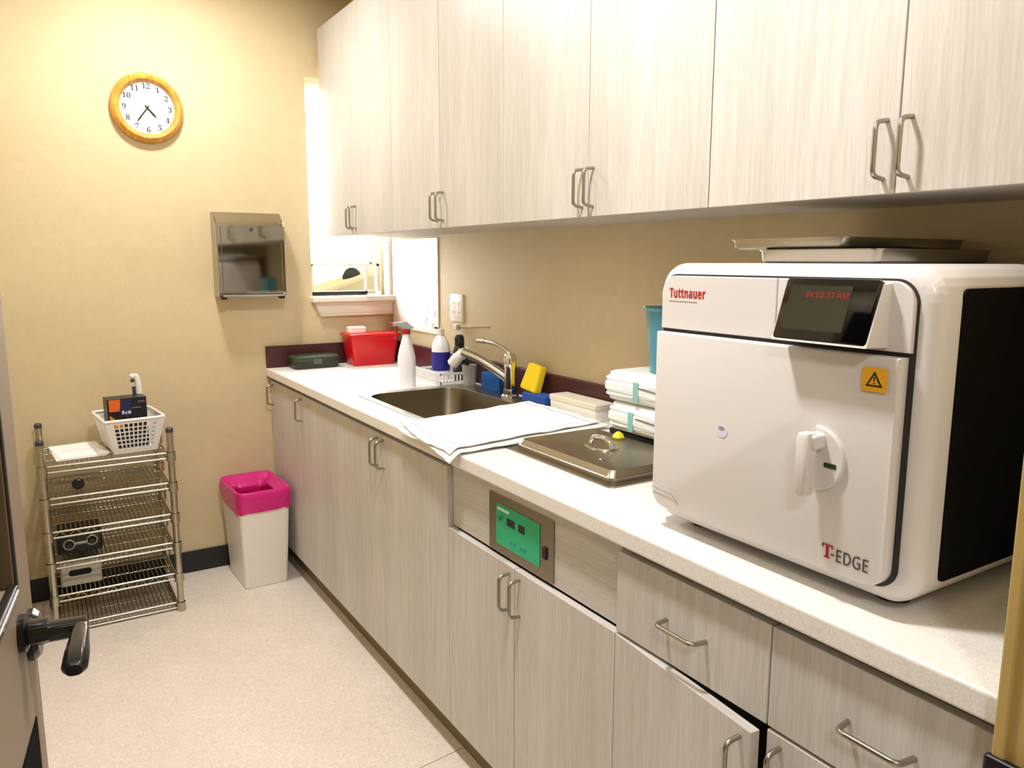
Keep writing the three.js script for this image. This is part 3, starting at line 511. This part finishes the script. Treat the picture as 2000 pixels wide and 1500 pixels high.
{ // black tray with two wrapped white packs and the pitcher on them
  single('black_tray', loft([[0.16, 0.33, 0.012, 0], [0.164, 0.336, 0.014, 0.004], [0.17, 0.344, 0.016, 0.03], [0.164, 0.338, 0.014, 0.031]], 0.5), P(0x14201c, 0.4), 'dark green-black tray under the wrapped white packs', 'tray', [-0.112, CT, 2.125]);
  const labels = ['plastic-wrapped white pad pack lying directly on the dark tray', 'plastic-wrapped white pad pack on top of the other pack'];
  for (let k = 0; k < 2; k++) {
    const t = thing('wrapped_pack', labels[k], 'pack', [-0.121 - k * 0.002, CT + 0.0318 + k * 0.083, 2.125 - k * 0.012], k * 0.03, 'wrapped packs beside the sterilizer');
    const g = new RoundedBoxGeometry(0.19, 0.084, 0.32, 10, 0.034), p = g.attributes.position, nn = noise2(64, 10, 80 + k);
    for (let i = 0; i < p.count; i++) { const x = p.getX(i), y = p.getY(i), z = p.getZ(i), q = nn(x * 500 + 32, z * 200 + 32) - 0.5; if (Math.abs(y) < 0.041) { const rip = 0.0022 * Math.sin(y * 420 + z * 9); p.setX(i, x + Math.sign(x) * rip); p.setZ(i, z + Math.sign(z) * rip); } else if (y > 0) p.setY(i, y - Math.abs(q) * 0.004); }
    g.computeVertexNormals(); g.translate(0, 0.042, 0);
    part('wrap', g, new THREE.MeshPhysicalMaterial({ color: 0xf0f3f3, roughness: 0.4, clearcoat: 0.4, clearcoatRoughness: 0.2 }), t);
    part('label_band', bx(-0.097, -0.0945, 0.012, 0.064, -0.06 + k * 0.03, -0.04 + k * 0.03, 0.001), P(0x8cc4c0, 0.5), t);
    part('fold_line', wire([[-0.0962, 0.05, -0.03 + k * 0.02], [-0.0965, 0.046, 0.06], [-0.0962, 0.042, 0.14]], 0.0012, 0.01, 5), P(0x4c5a60, 0.5), t);
    part('contents', bx(-0.08, 0.08, 0.006, 0.012, -0.14, 0.14), white, t);
  }
  const pt = thing('measuring_pitcher', 'translucent blue-green plastic pitcher standing on the wrapped packs', 'pitcher', [-0.12, CT + 0.0318 + 0.166, 2.105], 1.9);
  const pm = new THREE.MeshPhysicalMaterial({ color: 0x7cc8da, transmission: 0.6, thickness: 0, roughness: 0.25 });
  const pg = lathe([[0, 0], [0.044, 0], [0.046, 0.003], [0.056, 0.165], [0.062, 0.172], [0.0605, 0.175], [0.0545, 0.17], [0.0445, 0.006], [0, 0.004]], 32), q = pg.attributes.position;
  for (let i = 0; i < q.count; i++) { const x = q.getX(i), y = q.getY(i), z = q.getZ(i), a = Math.atan2(z, x), k = Math.max(0, 1 - Math.abs(a - 1.5708 * 0) / 0.4) * Math.max(0, (y - 0.12) / 0.055); q.setX(i, x + 0.02 * k * k); }
  pg.computeVertexNormals(); part('body', pg, pm, pt);
  part('handle', wire([[-0.052, 0.15, 0], [-0.095, 0.145, 0], [-0.09, 0.05, 0], [-0.047, 0.035, 0]], 0.007, 0.025, 8), P(0x2d9c98, 0.4), pt);
}
single('plastic_stopper', lathe([[0, 0], [0.014, 0], [0.016, 0.004], [0.012, 0.012], [0.004, 0.018], [0, 0.018]], 18), P(0xd8d020, 0.4), 'small yellow plastic stopper lying behind the bath lid handle', 'stopper', [-0.252, CT + 0.0296, 2.07]);
{ // small dark bottle by the sharps box
  const t = thing('small_bottle', 'small dark purple bottle between the red container and the spray bottle', 'bottle', [-0.1, CT, 0.34]);
  part('body', lathe([[0, 0], [0.018, 0], [0.02, 0.003], [0.02, 0.05], [0.011, 0.064], [0, 0.064]], 20), P(0x2b2036, 0.3), t); part('cap', lathe([[0, 0.063], [0.012, 0.063], [0.012, 0.08], [0, 0.08]], 18), P(0xa89cab, 0.5), t);
}
// ------------------------------------------------------------------ on the walls
{
  const t = thing('wall_clock', 'round wall clock with golden oak rim on the cream wall', 'clock', [-1.067, 2.016, 0.001]);
  const R = 0.138, oakTex = dataTex(256, (() => { const a = noise2(256, 64, 91), b = noise2(256, 16, 92); return (x, y) => { const s = (a(x, y / 6) - 0.5) * 34 + (b(x, y / 3) - 0.5) * 26; return [212 + s, 150 + s, 58 + s * 0.6]; }; })(), 1 / 0.3);
  const rim = lathe([[R - 0.034, 0.0], [R, 0.0], [R, 0.014], [R - 0.006, 0.03], [R - 0.016, 0.038], [R - 0.026, 0.036], [R - 0.034, 0.026], [R - 0.036, 0.014]], 64); rim.rotateX(Math.PI / 2);
  part('rim', boxUV(rim), new THREE.MeshStandardMaterial({ map: oakTex, roughness: 0.35 }), t);
  const face = new THREE.CylinderGeometry(R - 0.034, R - 0.034, 0.006, 48); face.rotateX(Math.PI / 2); const f = part('face', face, P(0xdfddd8, 0.5), t, [0, 0, 0.015]);
  for (let h = 1; h <= 12; h++) { const a = Math.PI / 2 - h * Math.PI / 6; part('numeral', text(String(h), 0.021, fontSB, true, 0.0008), P(0x0c0b0a, 0.6), f, [Math.cos(a) * (R - 0.052), Math.sin(a) * (R - 0.052), 0.003]); }
  const hand = (ang, len, w) => { const s = new THREE.Shape(); s.moveTo(-w / 2, -0.012); s.lineTo(w / 2, -0.012); s.lineTo(w * 0.8, len * 0.75); s.lineTo(0, len); s.lineTo(-w * 0.8, len * 0.75); const g = ext(s, 0.001); g.rotateZ(-ang); return g; };
  part('hour_hand', hand(Math.PI / 6 * 4.6, 0.05, 0.005), black, t, [0, 0, 0.0195]); part('minute_hand', hand(Math.PI / 30 * 36, 0.074, 0.0034), black, t, [0, 0, 0.0215]);
  part('hub', (() => { const g = new THREE.CylinderGeometry(0.005, 0.005, 0.006, 16); g.rotateX(Math.PI / 2); return g; })(), black, t, [0, 0, 0.021]);
}
{
  const t = thing('towel_dispenser', 'polished stainless paper towel dispenser on the far wall', 'dispenser', [-0.7, 1.232, 0.001]);
  // side profile (z, y) extruded across
  const s = new THREE.Shape(); s.moveTo(0, 0.012); s.lineTo(0.1, 0.012); s.lineTo(0.112, 0.03); s.lineTo(0.112, 0.318); s.lineTo(0.05, 0.374); s.lineTo(0, 0.378); s.lineTo(0, 0.012);
  const g = ext(s, 0.282, 0.003, 2); g.rotateY(-Math.PI / 2); g.translate(0.141, 0, 0); part('housing', g, mirror, t);
  part('front_panel', bx(-0.128, 0.128, 0.034, 0.312, 0.112, 0.1165, 0.002), mirror, t);
  part('outlet_lip', wire([[-0.13, 0.016, 0.108], [0.13, 0.016, 0.108]], 0.006, 0.01, 10), steel, t);
  for (const x of [-0.125, 0.125]) part('corner_foot', bx(x - 0.012, x + 0.012, 0, 0.014, 0.08, 0.106, 0.003), black, t);
  part('lock', (() => { const q = new THREE.CylinderGeometry(0.008, 0.008, 0.004, 16); q.rotateX(Math.PI / 2); return q; })(), darkGrey, t, [0.0, 0.3, 0.117]);
}
{ // white laminated sheet on the wall under the first cabinet
  const t = thing('wall_sheet', 'white laminated sheet with faint grey marks on the wall beside the outlet', 'poster');
  part('sheet', bx(-0.006, -0.001, 1.075, 1.5, 0.022, 0.52, 0.001), P(0xf7f6f4, 0.35), t);
  const gm = P(0xaab2c0, 0.7); for (const [y, z, w, h] of [[1.38, 0.47, 0.03, 0.05], [1.28, 0.47, 0.016, 0.022], [1.215, 0.485, 0.014, 0.026], [1.165, 0.49, 0.014, 0.024], [1.175, 0.42, 0.018, 0.022], [1.13, 0.405, 0.016, 0.026], [1.11, 0.47, 0.014, 0.02]]) { const r = new THREE.TorusGeometry(w / 2, 0.0012, 5, 20, 4.6 + rnd()); r.rotateY(-Math.PI / 2); r.scale(1, h / w, 1); part('printed_mark', r, gm, t, [-0.0062, y, z]); }
}
{
  const t = thing('outlet', 'white double wall outlet plate above the worktop', 'outlet', [-0.001, 1.203, 0.695], -Math.PI / 2);
  const pl = part('plate', toCreasedNormals(ext(rrShape(0.116, 0.116, 0.006), 0.004, 0.0015, 2), 0.5), P(0xf4efe2, 0.35), t);
  for (const x of [-0.024, 0.024]) { const ins = part('receptacle', ext(rrShape(0.033, 0.068, 0.003), 0.002), P(0xe9e6de, 0.35), pl, [x, 0, 0.004]); for (const y of [-0.018, 0.018]) part('slots', merge([bx(-0.007, -0.005, y - 0.004, y + 0.004, 0.002, 0.0026), bx(0.005, 0.007, y - 0.004, y + 0.004, 0.002, 0.0026)]), darkGrey, ins); }
}
{
  const t = thing('power_cord', 'thin brown cord running along the wall behind the faucet', 'cord');
  part('plug', bx(-0.03, -0.0085, 1.112, 1.136, 0.705, 0.735, 0.005), whitePlastic, t);
  part('wire', tube([[-0.02, 1.122, 0.735], [-0.006, 1.127, 0.8], [-0.005, 1.137, 0.9], [-0.005, 1.142, 0.98]], 0.0018, 24, 6), P(0x9a6a44, 0.6), t);
}
// ------------------------------------------------------------------ waste bin with liner
{
  const t = thing('waste_bin', 'white rectangular waste bin with pink liner in the corner', 'bin', [-0.762, 0, 0.2], 0.04);
  part('bin_body', loft([[0.18, 0.26, 0.018, 0], [0.186, 0.266, 0.02, 0.004], [0.222, 0.32, 0.026, 0.425], [0.216, 0.314, 0.024, 0.425], [0.18, 0.26, 0.018, 0.01]], 0.6, 6, true, true), P(0xf0ebe4, 0.4), t);
  const pink = new THREE.MeshPhysicalMaterial({ color: 0xe2268c, roughness: 0.3, transmission: 0.25, thickness: 0 });
  // liner: folded over the rim outside, sagging inside, crumpled
  const n = 160, rows = []; const v = [], idx = [], uv = []; const nz = noise2(64, 9, 51), nf = noise2(64, 24, 52), nh = noise2(64, 5, 53);
  for (const [a, b, y, k] of [[0.1115, 0.159, 0.335, 0], [0.1155, 0.163, 0.35, 1], [0.1165, 0.165, 0.38, 1], [0.1165, 0.1655, 0.41, 1], [0.117, 0.1665, 0.43, 2], [0.113, 0.162, 0.4365, 2], [0.1065, 0.154, 0.431, 3]]) rows.push([a, b, y, k]);
  for (let q = 1; q <= 14; q++) { const u = q / 14; rows.push([0.106 - 0.012 * u - 0.06 * Math.max(0, u - 0.6), 0.153 - 0.016 * u - 0.09 * Math.max(0, u - 0.6), 0.428 - 0.13 * u, 3 + u]); }
  rows.forEach(([a, b, y, k], r) => { for (let i = 0; i < n; i++) { const th = i / n * Math.PI * 2, c = Math.cos(th), sn = Math.sin(th), e = 0.26, px = Math.sign(c) * Math.pow(Math.abs(c), e), pz = Math.sign(sn) * Math.pow(Math.abs(sn), e);
    const N = (f, m, o) => f(i / n * 64, r * m + o) - 0.5, q = N(nz, 4.1, 3), qf = N(nf, 3.1, 9), qh = N(nh, 2.3, 5); let f = 1, yy = y;
    if (k >= 3) { const d = Math.min(1, (k - 3) * 6); f -= d * (0.5 * Math.abs(qh) + 0.42 * Math.abs(q) + 0.22 * Math.abs(qf)); yy += d * (q * 0.03 + qf * 0.012); } else if (k <= 1) { f += 0.09 * Math.max(0, qf) + 0.06 * Math.max(0, q); if (k === 0) yy += (q + qf * 0.6) * 0.045; } else f += 0.012 * qf;
    v.push(px * a * f, yy, pz * b * f); uv.push(i / n, r / rows.length); } });
  for (let k = 0; k + 1 < rows.length; k++) for (let i = 0; i < n; i++) { const j = (i + 1) % n, a = k * n + i, b = k * n + j, c = (k + 1) * n + i, d = (k + 1) * n + j; idx.push(a, c, b, b, c, d); }
  const cI = v.length / 3; v.push(0, 0.29, 0); uv.push(0, 0); for (let i = 0; i < n; i++) idx.push((rows.length - 1) * n + i, cI, (rows.length - 1) * n + (i + 1) % n);
  const g = new THREE.BufferGeometry(); g.setAttribute('position', new THREE.Float32BufferAttribute(v, 3)); g.setAttribute('uv', new THREE.Float32BufferAttribute(uv, 2)); g.setIndex(idx); g.computeVertexNormals();
  part('liner', g, pink, t);
}
// ------------------------------------------------------------------ wire rack and what lies on it
const RX0 = -1.553, RX1 = -1.118, RZ0 = 0.045, RZ1 = 0.395, SH = [0.652, 0.53, 0.402, 0.283, 0.153, 0.03];
{
  const t = thing('wire_rack', 'chrome six-shelf wire rack against the far wall', 'rack');
  const rackM = P(0xb9b4a2, 0.25, { metalness: 1 });
  const shelfGeo = (() => {
    const gs = [], x0 = RX0 + 0.012, x1 = RX1 - 0.012, z0 = RZ0 + 0.012, z1 = RZ1 - 0.012;
    for (const dy of [0, -0.022]) { for (const z of [z0, z1]) gs.push(rod([x0, dy, z], [x1, dy, z], 0.0044, 6)); for (const x of [x0, x1]) gs.push(rod([x, dy, z0], [x, dy, z1], 0.0044, 6)); }
    for (let i = 1; i < 26; i++) { const x = x0 + (x1 - x0) * i / 26; gs.push(rod([x, 0.003, z0], [x, 0.003, z1], 0.0026, 5)); }
    for (const z of [(z0 * 2 + z1) / 3, (z0 + 2 * z1) / 3]) gs.push(rod([x0, -0.001, z], [x1, -0.001, z], 0.003, 5));
    for (const z of [z0, z1]) { const m = 16; for (let i = 0; i < m; i++) { const a = x0 + (x1 - x0) * i / m, b = x0 + (x1 - x0) * (i + 1) / m; gs.push(rod([a, i % 2 ? 0 : -0.022, z], [b, i % 2 ? -0.022 : 0, z], 0.0018, 5)); } }
    for (const x of [RX0, RX1]) for (const z of [RZ0, RZ1]) { const c = new THREE.CylinderGeometry(0.0165, 0.0175, 0.036, 14, 1, true); c.translate(x, -0.011, z); gs.push(c); }
    return merge(gs);
  })();
  for (const y of SH) part('wire_shelf', shelfGeo, rackM, t, [0, y, 0]);
  for (const x of [RX0, RX1]) for (const z of [RZ0, RZ1]) {
    const p = part('post', merge([rod([x, 0.012, z], [x, 0.742, z], 0.0125, 14), ...Array.from({ length: 14 }, (_, i) => { const q = new THREE.TorusGeometry(0.0125, 0.0009, 4, 14); q.rotateX(Math.PI / 2); q.translate(x, 0.06 + i * 0.05, z); return q; })]), rackM, t);
    part('cap', lathe([[0, 0.738], [0.0142, 0.738], [0.0142, 0.752], [0.009, 0.757], [0, 0.757]], 14), darkGrey, p, [x, 0, z]);
    part('foot', lathe([[0, 0], [0.015, 0], [0.015, 0.006], [0.007, 0.01], [0.007, 0.016], [0, 0.016]], 14), darkGrey, p, [x, 0, z]);
  }
}
{ // white perforated basket on the top shelf
  const y = SH[0] + 0.0062, t = thing('perforated_basket', 'white plastic basket with square holes on top of the wire rack', 'basket', [-1.243, y, 0.225], 0.1);
  const wb = 0.155, db = 0.2, wt = 0.215, dt = 0.265, h = 0.135, gs = [];
  // each sloping side is a lattice of bars built between the bottom and top rectangles
  const L = (a, b, k) => a + (b - a) * k, side = (P0, P1, Q0, Q1, m, rows) => {
    const pt = (u, v) => { const lo = [L(P0[0], P1[0], u), 0, L(P0[1], P1[1], u)], hi = [L(Q0[0], Q1[0], u), h, L(Q0[1], Q1[1], u)]; return [L(lo[0], hi[0], v), L(lo[1], hi[1], v), L(lo[2], hi[2], v)]; };
    const quad = (u0, u1, v0, v1) => { const a = pt(u0, v0), b = pt(u1, v0), c = pt(u1, v1), d = pt(u0, v1), n = new THREE.Vector3(...b).sub(new THREE.Vector3(...a)).cross(new THREE.Vector3(...d).sub(new THREE.Vector3(...a))).setLength(0.0024), o = (p, s) => [p[0] + n.x * s, p[1] + n.y * s, p[2] + n.z * s]; const A = [a, b, c, d].map((p) => o(p, 0.5)), B = [a, b, c, d].map((p) => o(p, -0.5)), v = []; const f = (p, q, r, s) => v.push(...p, ...q, ...r, ...p, ...r, ...s); f(...A); f(B[3], B[2], B[1], B[0]); for (let i = 0; i < 4; i++) { const j = (i + 1) % 4; f(A[j], A[i], B[i], B[j]); } const g = new THREE.BufferGeometry(); g.setAttribute('position', new THREE.Float32BufferAttribute(v, 3)); g.setAttribute('uv', new THREE.Float32BufferAttribute(new Float32Array(v.length / 3 * 2), 2)); g.computeVertexNormals(); gs.push(g); };
    const u0 = 0.13, u1 = 0.87, v0 = 0.16, v1 = 0.9; quad(0, u0, 0, 1); quad(u1, 1, 0, 1); quad(u0, u1, 0, v0); quad(u0, u1, v1, 1);
    for (let i = 1; i < m; i++) { const u = L(u0, u1, i / m); quad(u - 0.012, u + 0.012, v0, v1); } for (let j = 1; j < rows; j++) { const v = L(v0, v1, j / rows); quad(u0, u1, v - 0.014, v + 0.014); }
  };
  const b = [[-wb / 2, db / 2], [wb / 2, db / 2], [wb / 2, -db / 2], [-wb / 2, -db / 2]], q = [[-wt / 2, dt / 2], [wt / 2, dt / 2], [wt / 2, -dt / 2], [-wt / 2, -dt / 2]];
  for (let i = 0; i < 4; i++) side(b[i], b[(i + 1) % 4], q[i], q[(i + 1) % 4], i % 2 ? 11 : 9, 6);
  gs.push(bx(-wb / 2, wb / 2, 0, 0.003, -db / 2, db / 2)); part('lattice', merge(gs), whitePlastic, t);
  part('rim', wire([[-wt / 2, h, dt / 2], [wt / 2, h, dt / 2], [wt / 2, h, -dt / 2], [-wt / 2, h, -dt / 2], [-wt / 2, h, dt / 2 + 0.0001]], 0.006, 0.02, 8), whitePlastic, t);
  // box inside
  const bt = thing('product_box', 'orange and black cardboard box sticking out of the white basket', 'box', [-1.252, y + 0.0035, 0.235], 0.1);
  const boxTop = 0.205, bw = 0.142; part('carton', bx(-bw / 2, bw / 2, 0, boxTop, -0.04, 0.04, 0.001), P(0x0c0d12, 0.35), bt);
  const org = P(0xd9641a, 0.4), fz = 0.0402;
  part('print_block', bx(-bw / 2 + 0.006, -0.024, 0.155, boxTop - 0.003, fz, fz + 0.0005), org, bt);
  { const s = new THREE.Shape(); s.moveTo(-bw / 2 + 0.006, 0.09); s.lineTo(-0.01, 0.09); s.lineTo(-bw / 2 + 0.006, 0.142); s.lineTo(-bw / 2 + 0.006, 0.09); part('print_triangle', ext(s, 0.0005), P(0xd9841a, 0.4), bt, [0, 0, fz]); }
  { const s = new THREE.Shape(); s.moveTo(-0.022, 0.2); s.lineTo(0.018, 0.2); s.lineTo(0.0, 0.125); s.lineTo(-0.03, 0.15); s.lineTo(-0.022, 0.2); part('print_patch', ext(s, 0.0005), P(0x16224f, 0.4), bt, [0, 0, fz]); }
  for (const [x, w, h] of [[-0.02, 0.008, 0.014], [-0.008, 0.006, 0.01], [0.002, 0.01, 0.012]]) part('print_mark', bx(x, x + w, 0.142, 0.142 + h, fz, fz + 0.0006), P(0xc8cedd, 0.5), bt);
  part('print_stripe', bx(0.014, 0.05, 0.162, 0.166, fz, fz + 0.0005), P(0x6a5d74, 0.4), bt);
  part('print_stripe', bx(0.04, 0.066, 0.184, 0.19, fz, fz + 0.0005), P(0x6a5d74, 0.4), bt);
  // white hooked handle behind the box
  const ht = thing('hooked_handle', 'white curved plastic handle standing up behind the carton', 'handle tool', [-1.2, y + 0.0035, 0.16], 0.1);
  part('shaft', tube([[0.014, 0.0, 0], [0.012, 0.1, 0], [0.01, 0.2, 0.0], [0.006, 0.255, 0.0], [-0.004, 0.278, 0], [-0.014, 0.27, 0.0]], 0.0125, 36, 12), whitePlastic, ht);
  part('dark_grip', merge([rod([-0.009, 0.17, 0.004], [-0.01, 0.232, 0.004], 0.006, 10), new THREE.SphereGeometry(0.008, 12, 10).translate(-0.014, 0.258, 0.008)]), darkGrey, ht);
}
{ // papers on the top shelf
  const t = thing('paper_stack', 'thin stack of white papers on the top shelf of the rack', 'papers', [-1.43, SH[0] + 0.0062, 0.2], 0.08);
  for (let k = 0; k < 3; k++) part('sheet', bx(-0.085, 0.085, k * 0.0026, k * 0.0026 + 0.002, -0.12, 0.13), paper, t, [k * 0.003, 0, -k * 0.004], [0, k * 0.03, 0]);
  part('ruled_line', bx(-0.06, 0.06, 0.0075, 0.0078, -0.002, 0.0), P(0xb7bfcc, 0.8), t);
}
{
  const t = thing('round_knob_tool', 'small black round-headed tool on the second rack shelf', 'tool', [-1.44, SH[1] + 0.0062, 0.3], 0);
  part('head', (() => { const g = lathe([[0, 0], [0.018, 0], [0.021, 0.006], [0.021, 0.016], [0.016, 0.022], [0, 0.023]], 22); g.rotateX(Math.PI / 2); g.translate(0, 0.0212, 0); return g; })(), black, t);
  part('stem', rod([0, 0.012, -0.002], [0.0, 0.007, -0.11], 0.006, 10), black, t);
}
{
  const t = thing('black_device', 'black box with two silver rings on the fourth rack shelf', 'device', [-1.452, SH[3] + 0.0062, 0.24]);
  part('housing', loft([[0.15, 0.15, 0.01, 0], [0.156, 0.156, 0.012, 0.004], [0.156, 0.156, 0.012, 0.072], [0.148, 0.148, 0.01, 0.077]], 0.5), P(0x101112, 0.35), t);
  for (const x of [-0.036, 0.042]) { const r = new THREE.TorusGeometry(0.017, 0.006, 10, 28); part('ring', r, P(0x9a9a94, 0.3, { metalness: 1 }), t, [x, 0.036 + (x > 0 ? 0.006 : 0), 0.0785]); part('knob', (() => { const g = new THREE.CylinderGeometry(0.011, 0.011, 0.014, 18); g.rotateX(Math.PI / 2); return g; })(), black, t, [x, 0.036 + (x > 0 ? 0.006 : 0), 0.084]); }
  part('link', bx(-0.02, 0.026, 0.032, 0.044, 0.0775, 0.084, 0.003), P(0x9a9a94, 0.3, { metalness: 1 }), t, [0, 0, 0]);
}
{
  const t = thing('slotted_box', 'pale grey box with dark hand slot on the fifth rack shelf', 'box', [-1.455, SH[4] + 0.0062, 0.235]);
  part('body', loft([[0.138, 0.16, 0.008, 0], [0.14, 0.162, 0.01, 0.003], [0.14, 0.162, 0.01, 0.084], [0.134, 0.156, 0.008, 0.088]], 0.5), P(0xbdbbb0, 0.5), t);
  part('slot', ext(rrShape(0.078, 0.024, 0.011), 0.0008), P(0x0a0a0a, 0.8), t, [-0.004, 0.05, 0.0812]);
}
// ------------------------------------------------------------------ door at the left, black thing at the right
{
  const F = [-1.574, 2.416], Hh = [-1.69, 3.308], len = Math.hypot(Hh[0] - F[0], Hh[1] - F[1]), ang = Math.atan2(Hh[0] - F[0], Hh[1] - F[1]);
  const d = new THREE.Group(); d.name = 'door_1'; d.userData.kind = 'structure'; d.userData.label = 'open brown door with dark glass and black lever at the left'; d.position.set(F[0], 0, F[1]); d.rotation.y = ang; scene.add(d);
  const br = P(0x8d7c66, 0.45);   // local z runs from the free edge to the hinge, +x is the visible face
  const L2 = len - 0.03, s = new THREE.Shape(); s.moveTo(0, 0.01); s.lineTo(L2, 0.01); s.lineTo(L2, 2.05); s.lineTo(0, 2.05); s.lineTo(0, 0.01);
  const hole = (a, b, y0, y1) => { const h = new THREE.Path(); h.moveTo(a, y0); h.lineTo(a, y1); h.lineTo(b, y1); h.lineTo(b, y0); h.lineTo(a, y0); s.holes.push(h); };
  hole(0.105, L2 - 0.1, 1.0, 1.93);
  const g = ext(s, 0.038, 0.002, 2); g.rotateY(-Math.PI / 2); g.translate(-0.001, 0, 0.002); part('leaf', g, br, d);
  part('glass', bx(-0.024, -0.018, 1.0, 1.93, 0.105, L2 - 0.1), matte(0x050505, 0.3), d);
  part('glazing_bead', merge([bx(-0.008, 0.004, 0.99, 1.004, 0.1, L2 - 0.095, 0.003), bx(-0.008, 0.004, 1.0, 1.94, 0.096, 0.106, 0.003)]), P(0x2a2622, 0.3), d);
  part('bead_sill', bx(0.0, 0.006, 0.994, 1.0, 0.11, L2 - 0.1, 0.002), chrome, d);
  part('kick_plate', bx(0.0, 0.0025, 0.06, 0.8, 0.058, L2 - 0.05, 0.001), matte(0x0a0909, 0.2), d);
  const lv = new THREE.Group(); lv.name = 'lever'; lv.position.set(0.002, 0.91, 0.045); d.add(lv); const lm = P(0x0d0c0c, 0.22);
  part('rose', (() => { const q = lathe([[0, 0], [0.034, 0], [0.034, 0.006], [0.028, 0.012], [0, 0.012]], 28); q.rotateZ(-Math.PI / 2); return q; })(), lm, lv);
  part('neck', (() => { const q = lathe([[0, 0.008], [0.0165, 0.008], [0.0145, 0.02], [0.0135, 0.066], [0.0, 0.068]], 22); q.rotateZ(-Math.PI / 2); return q; })(), lm, lv);
  part('thumb_turn', (() => { const q = lathe([[0, 0], [0.024, 0], [0.024, 0.006], [0.016, 0.01], [0.015, 0.03], [0, 0.032]], 22); q.rotateZ(-Math.PI / 2); return q; })(), lm, lv, [0, 0.03, 0.062]);
  part('arm', (() => { const q = loft([[0.018, 0.022, 0.008, 0], [0.022, 0.024, 0.01, 0.03], [0.03, 0.024, 0.012, 0.08], [0.03, 0.022, 0.011, 0.112], [0.018, 0.014, 0.006, 0.122]], 0.9); q.rotateX(Math.PI / 2); q.rotateZ(Math.PI); return q; })(), lm, lv, [0.06, 0.0, -0.006], [0.05, 0, 0]);
}
{ // latch strike on the frame at the right
  const t = thing('strike_plate', 'black latch strike plate on the door frame, lower right', 'strike plate');
  part('plate', bx(JR - 0.016, JR - 0.004, 0.735, 0.853, ZN - 0.006, ZN + 0.085, 0.005), black, t);
  part('latch_hole', bx(JR - 0.0166, JR - 0.0155, 0.775, 0.81, ZN + 0.03, ZN + 0.05), darkGrey, t);
}
renderer.render(scene, camera);
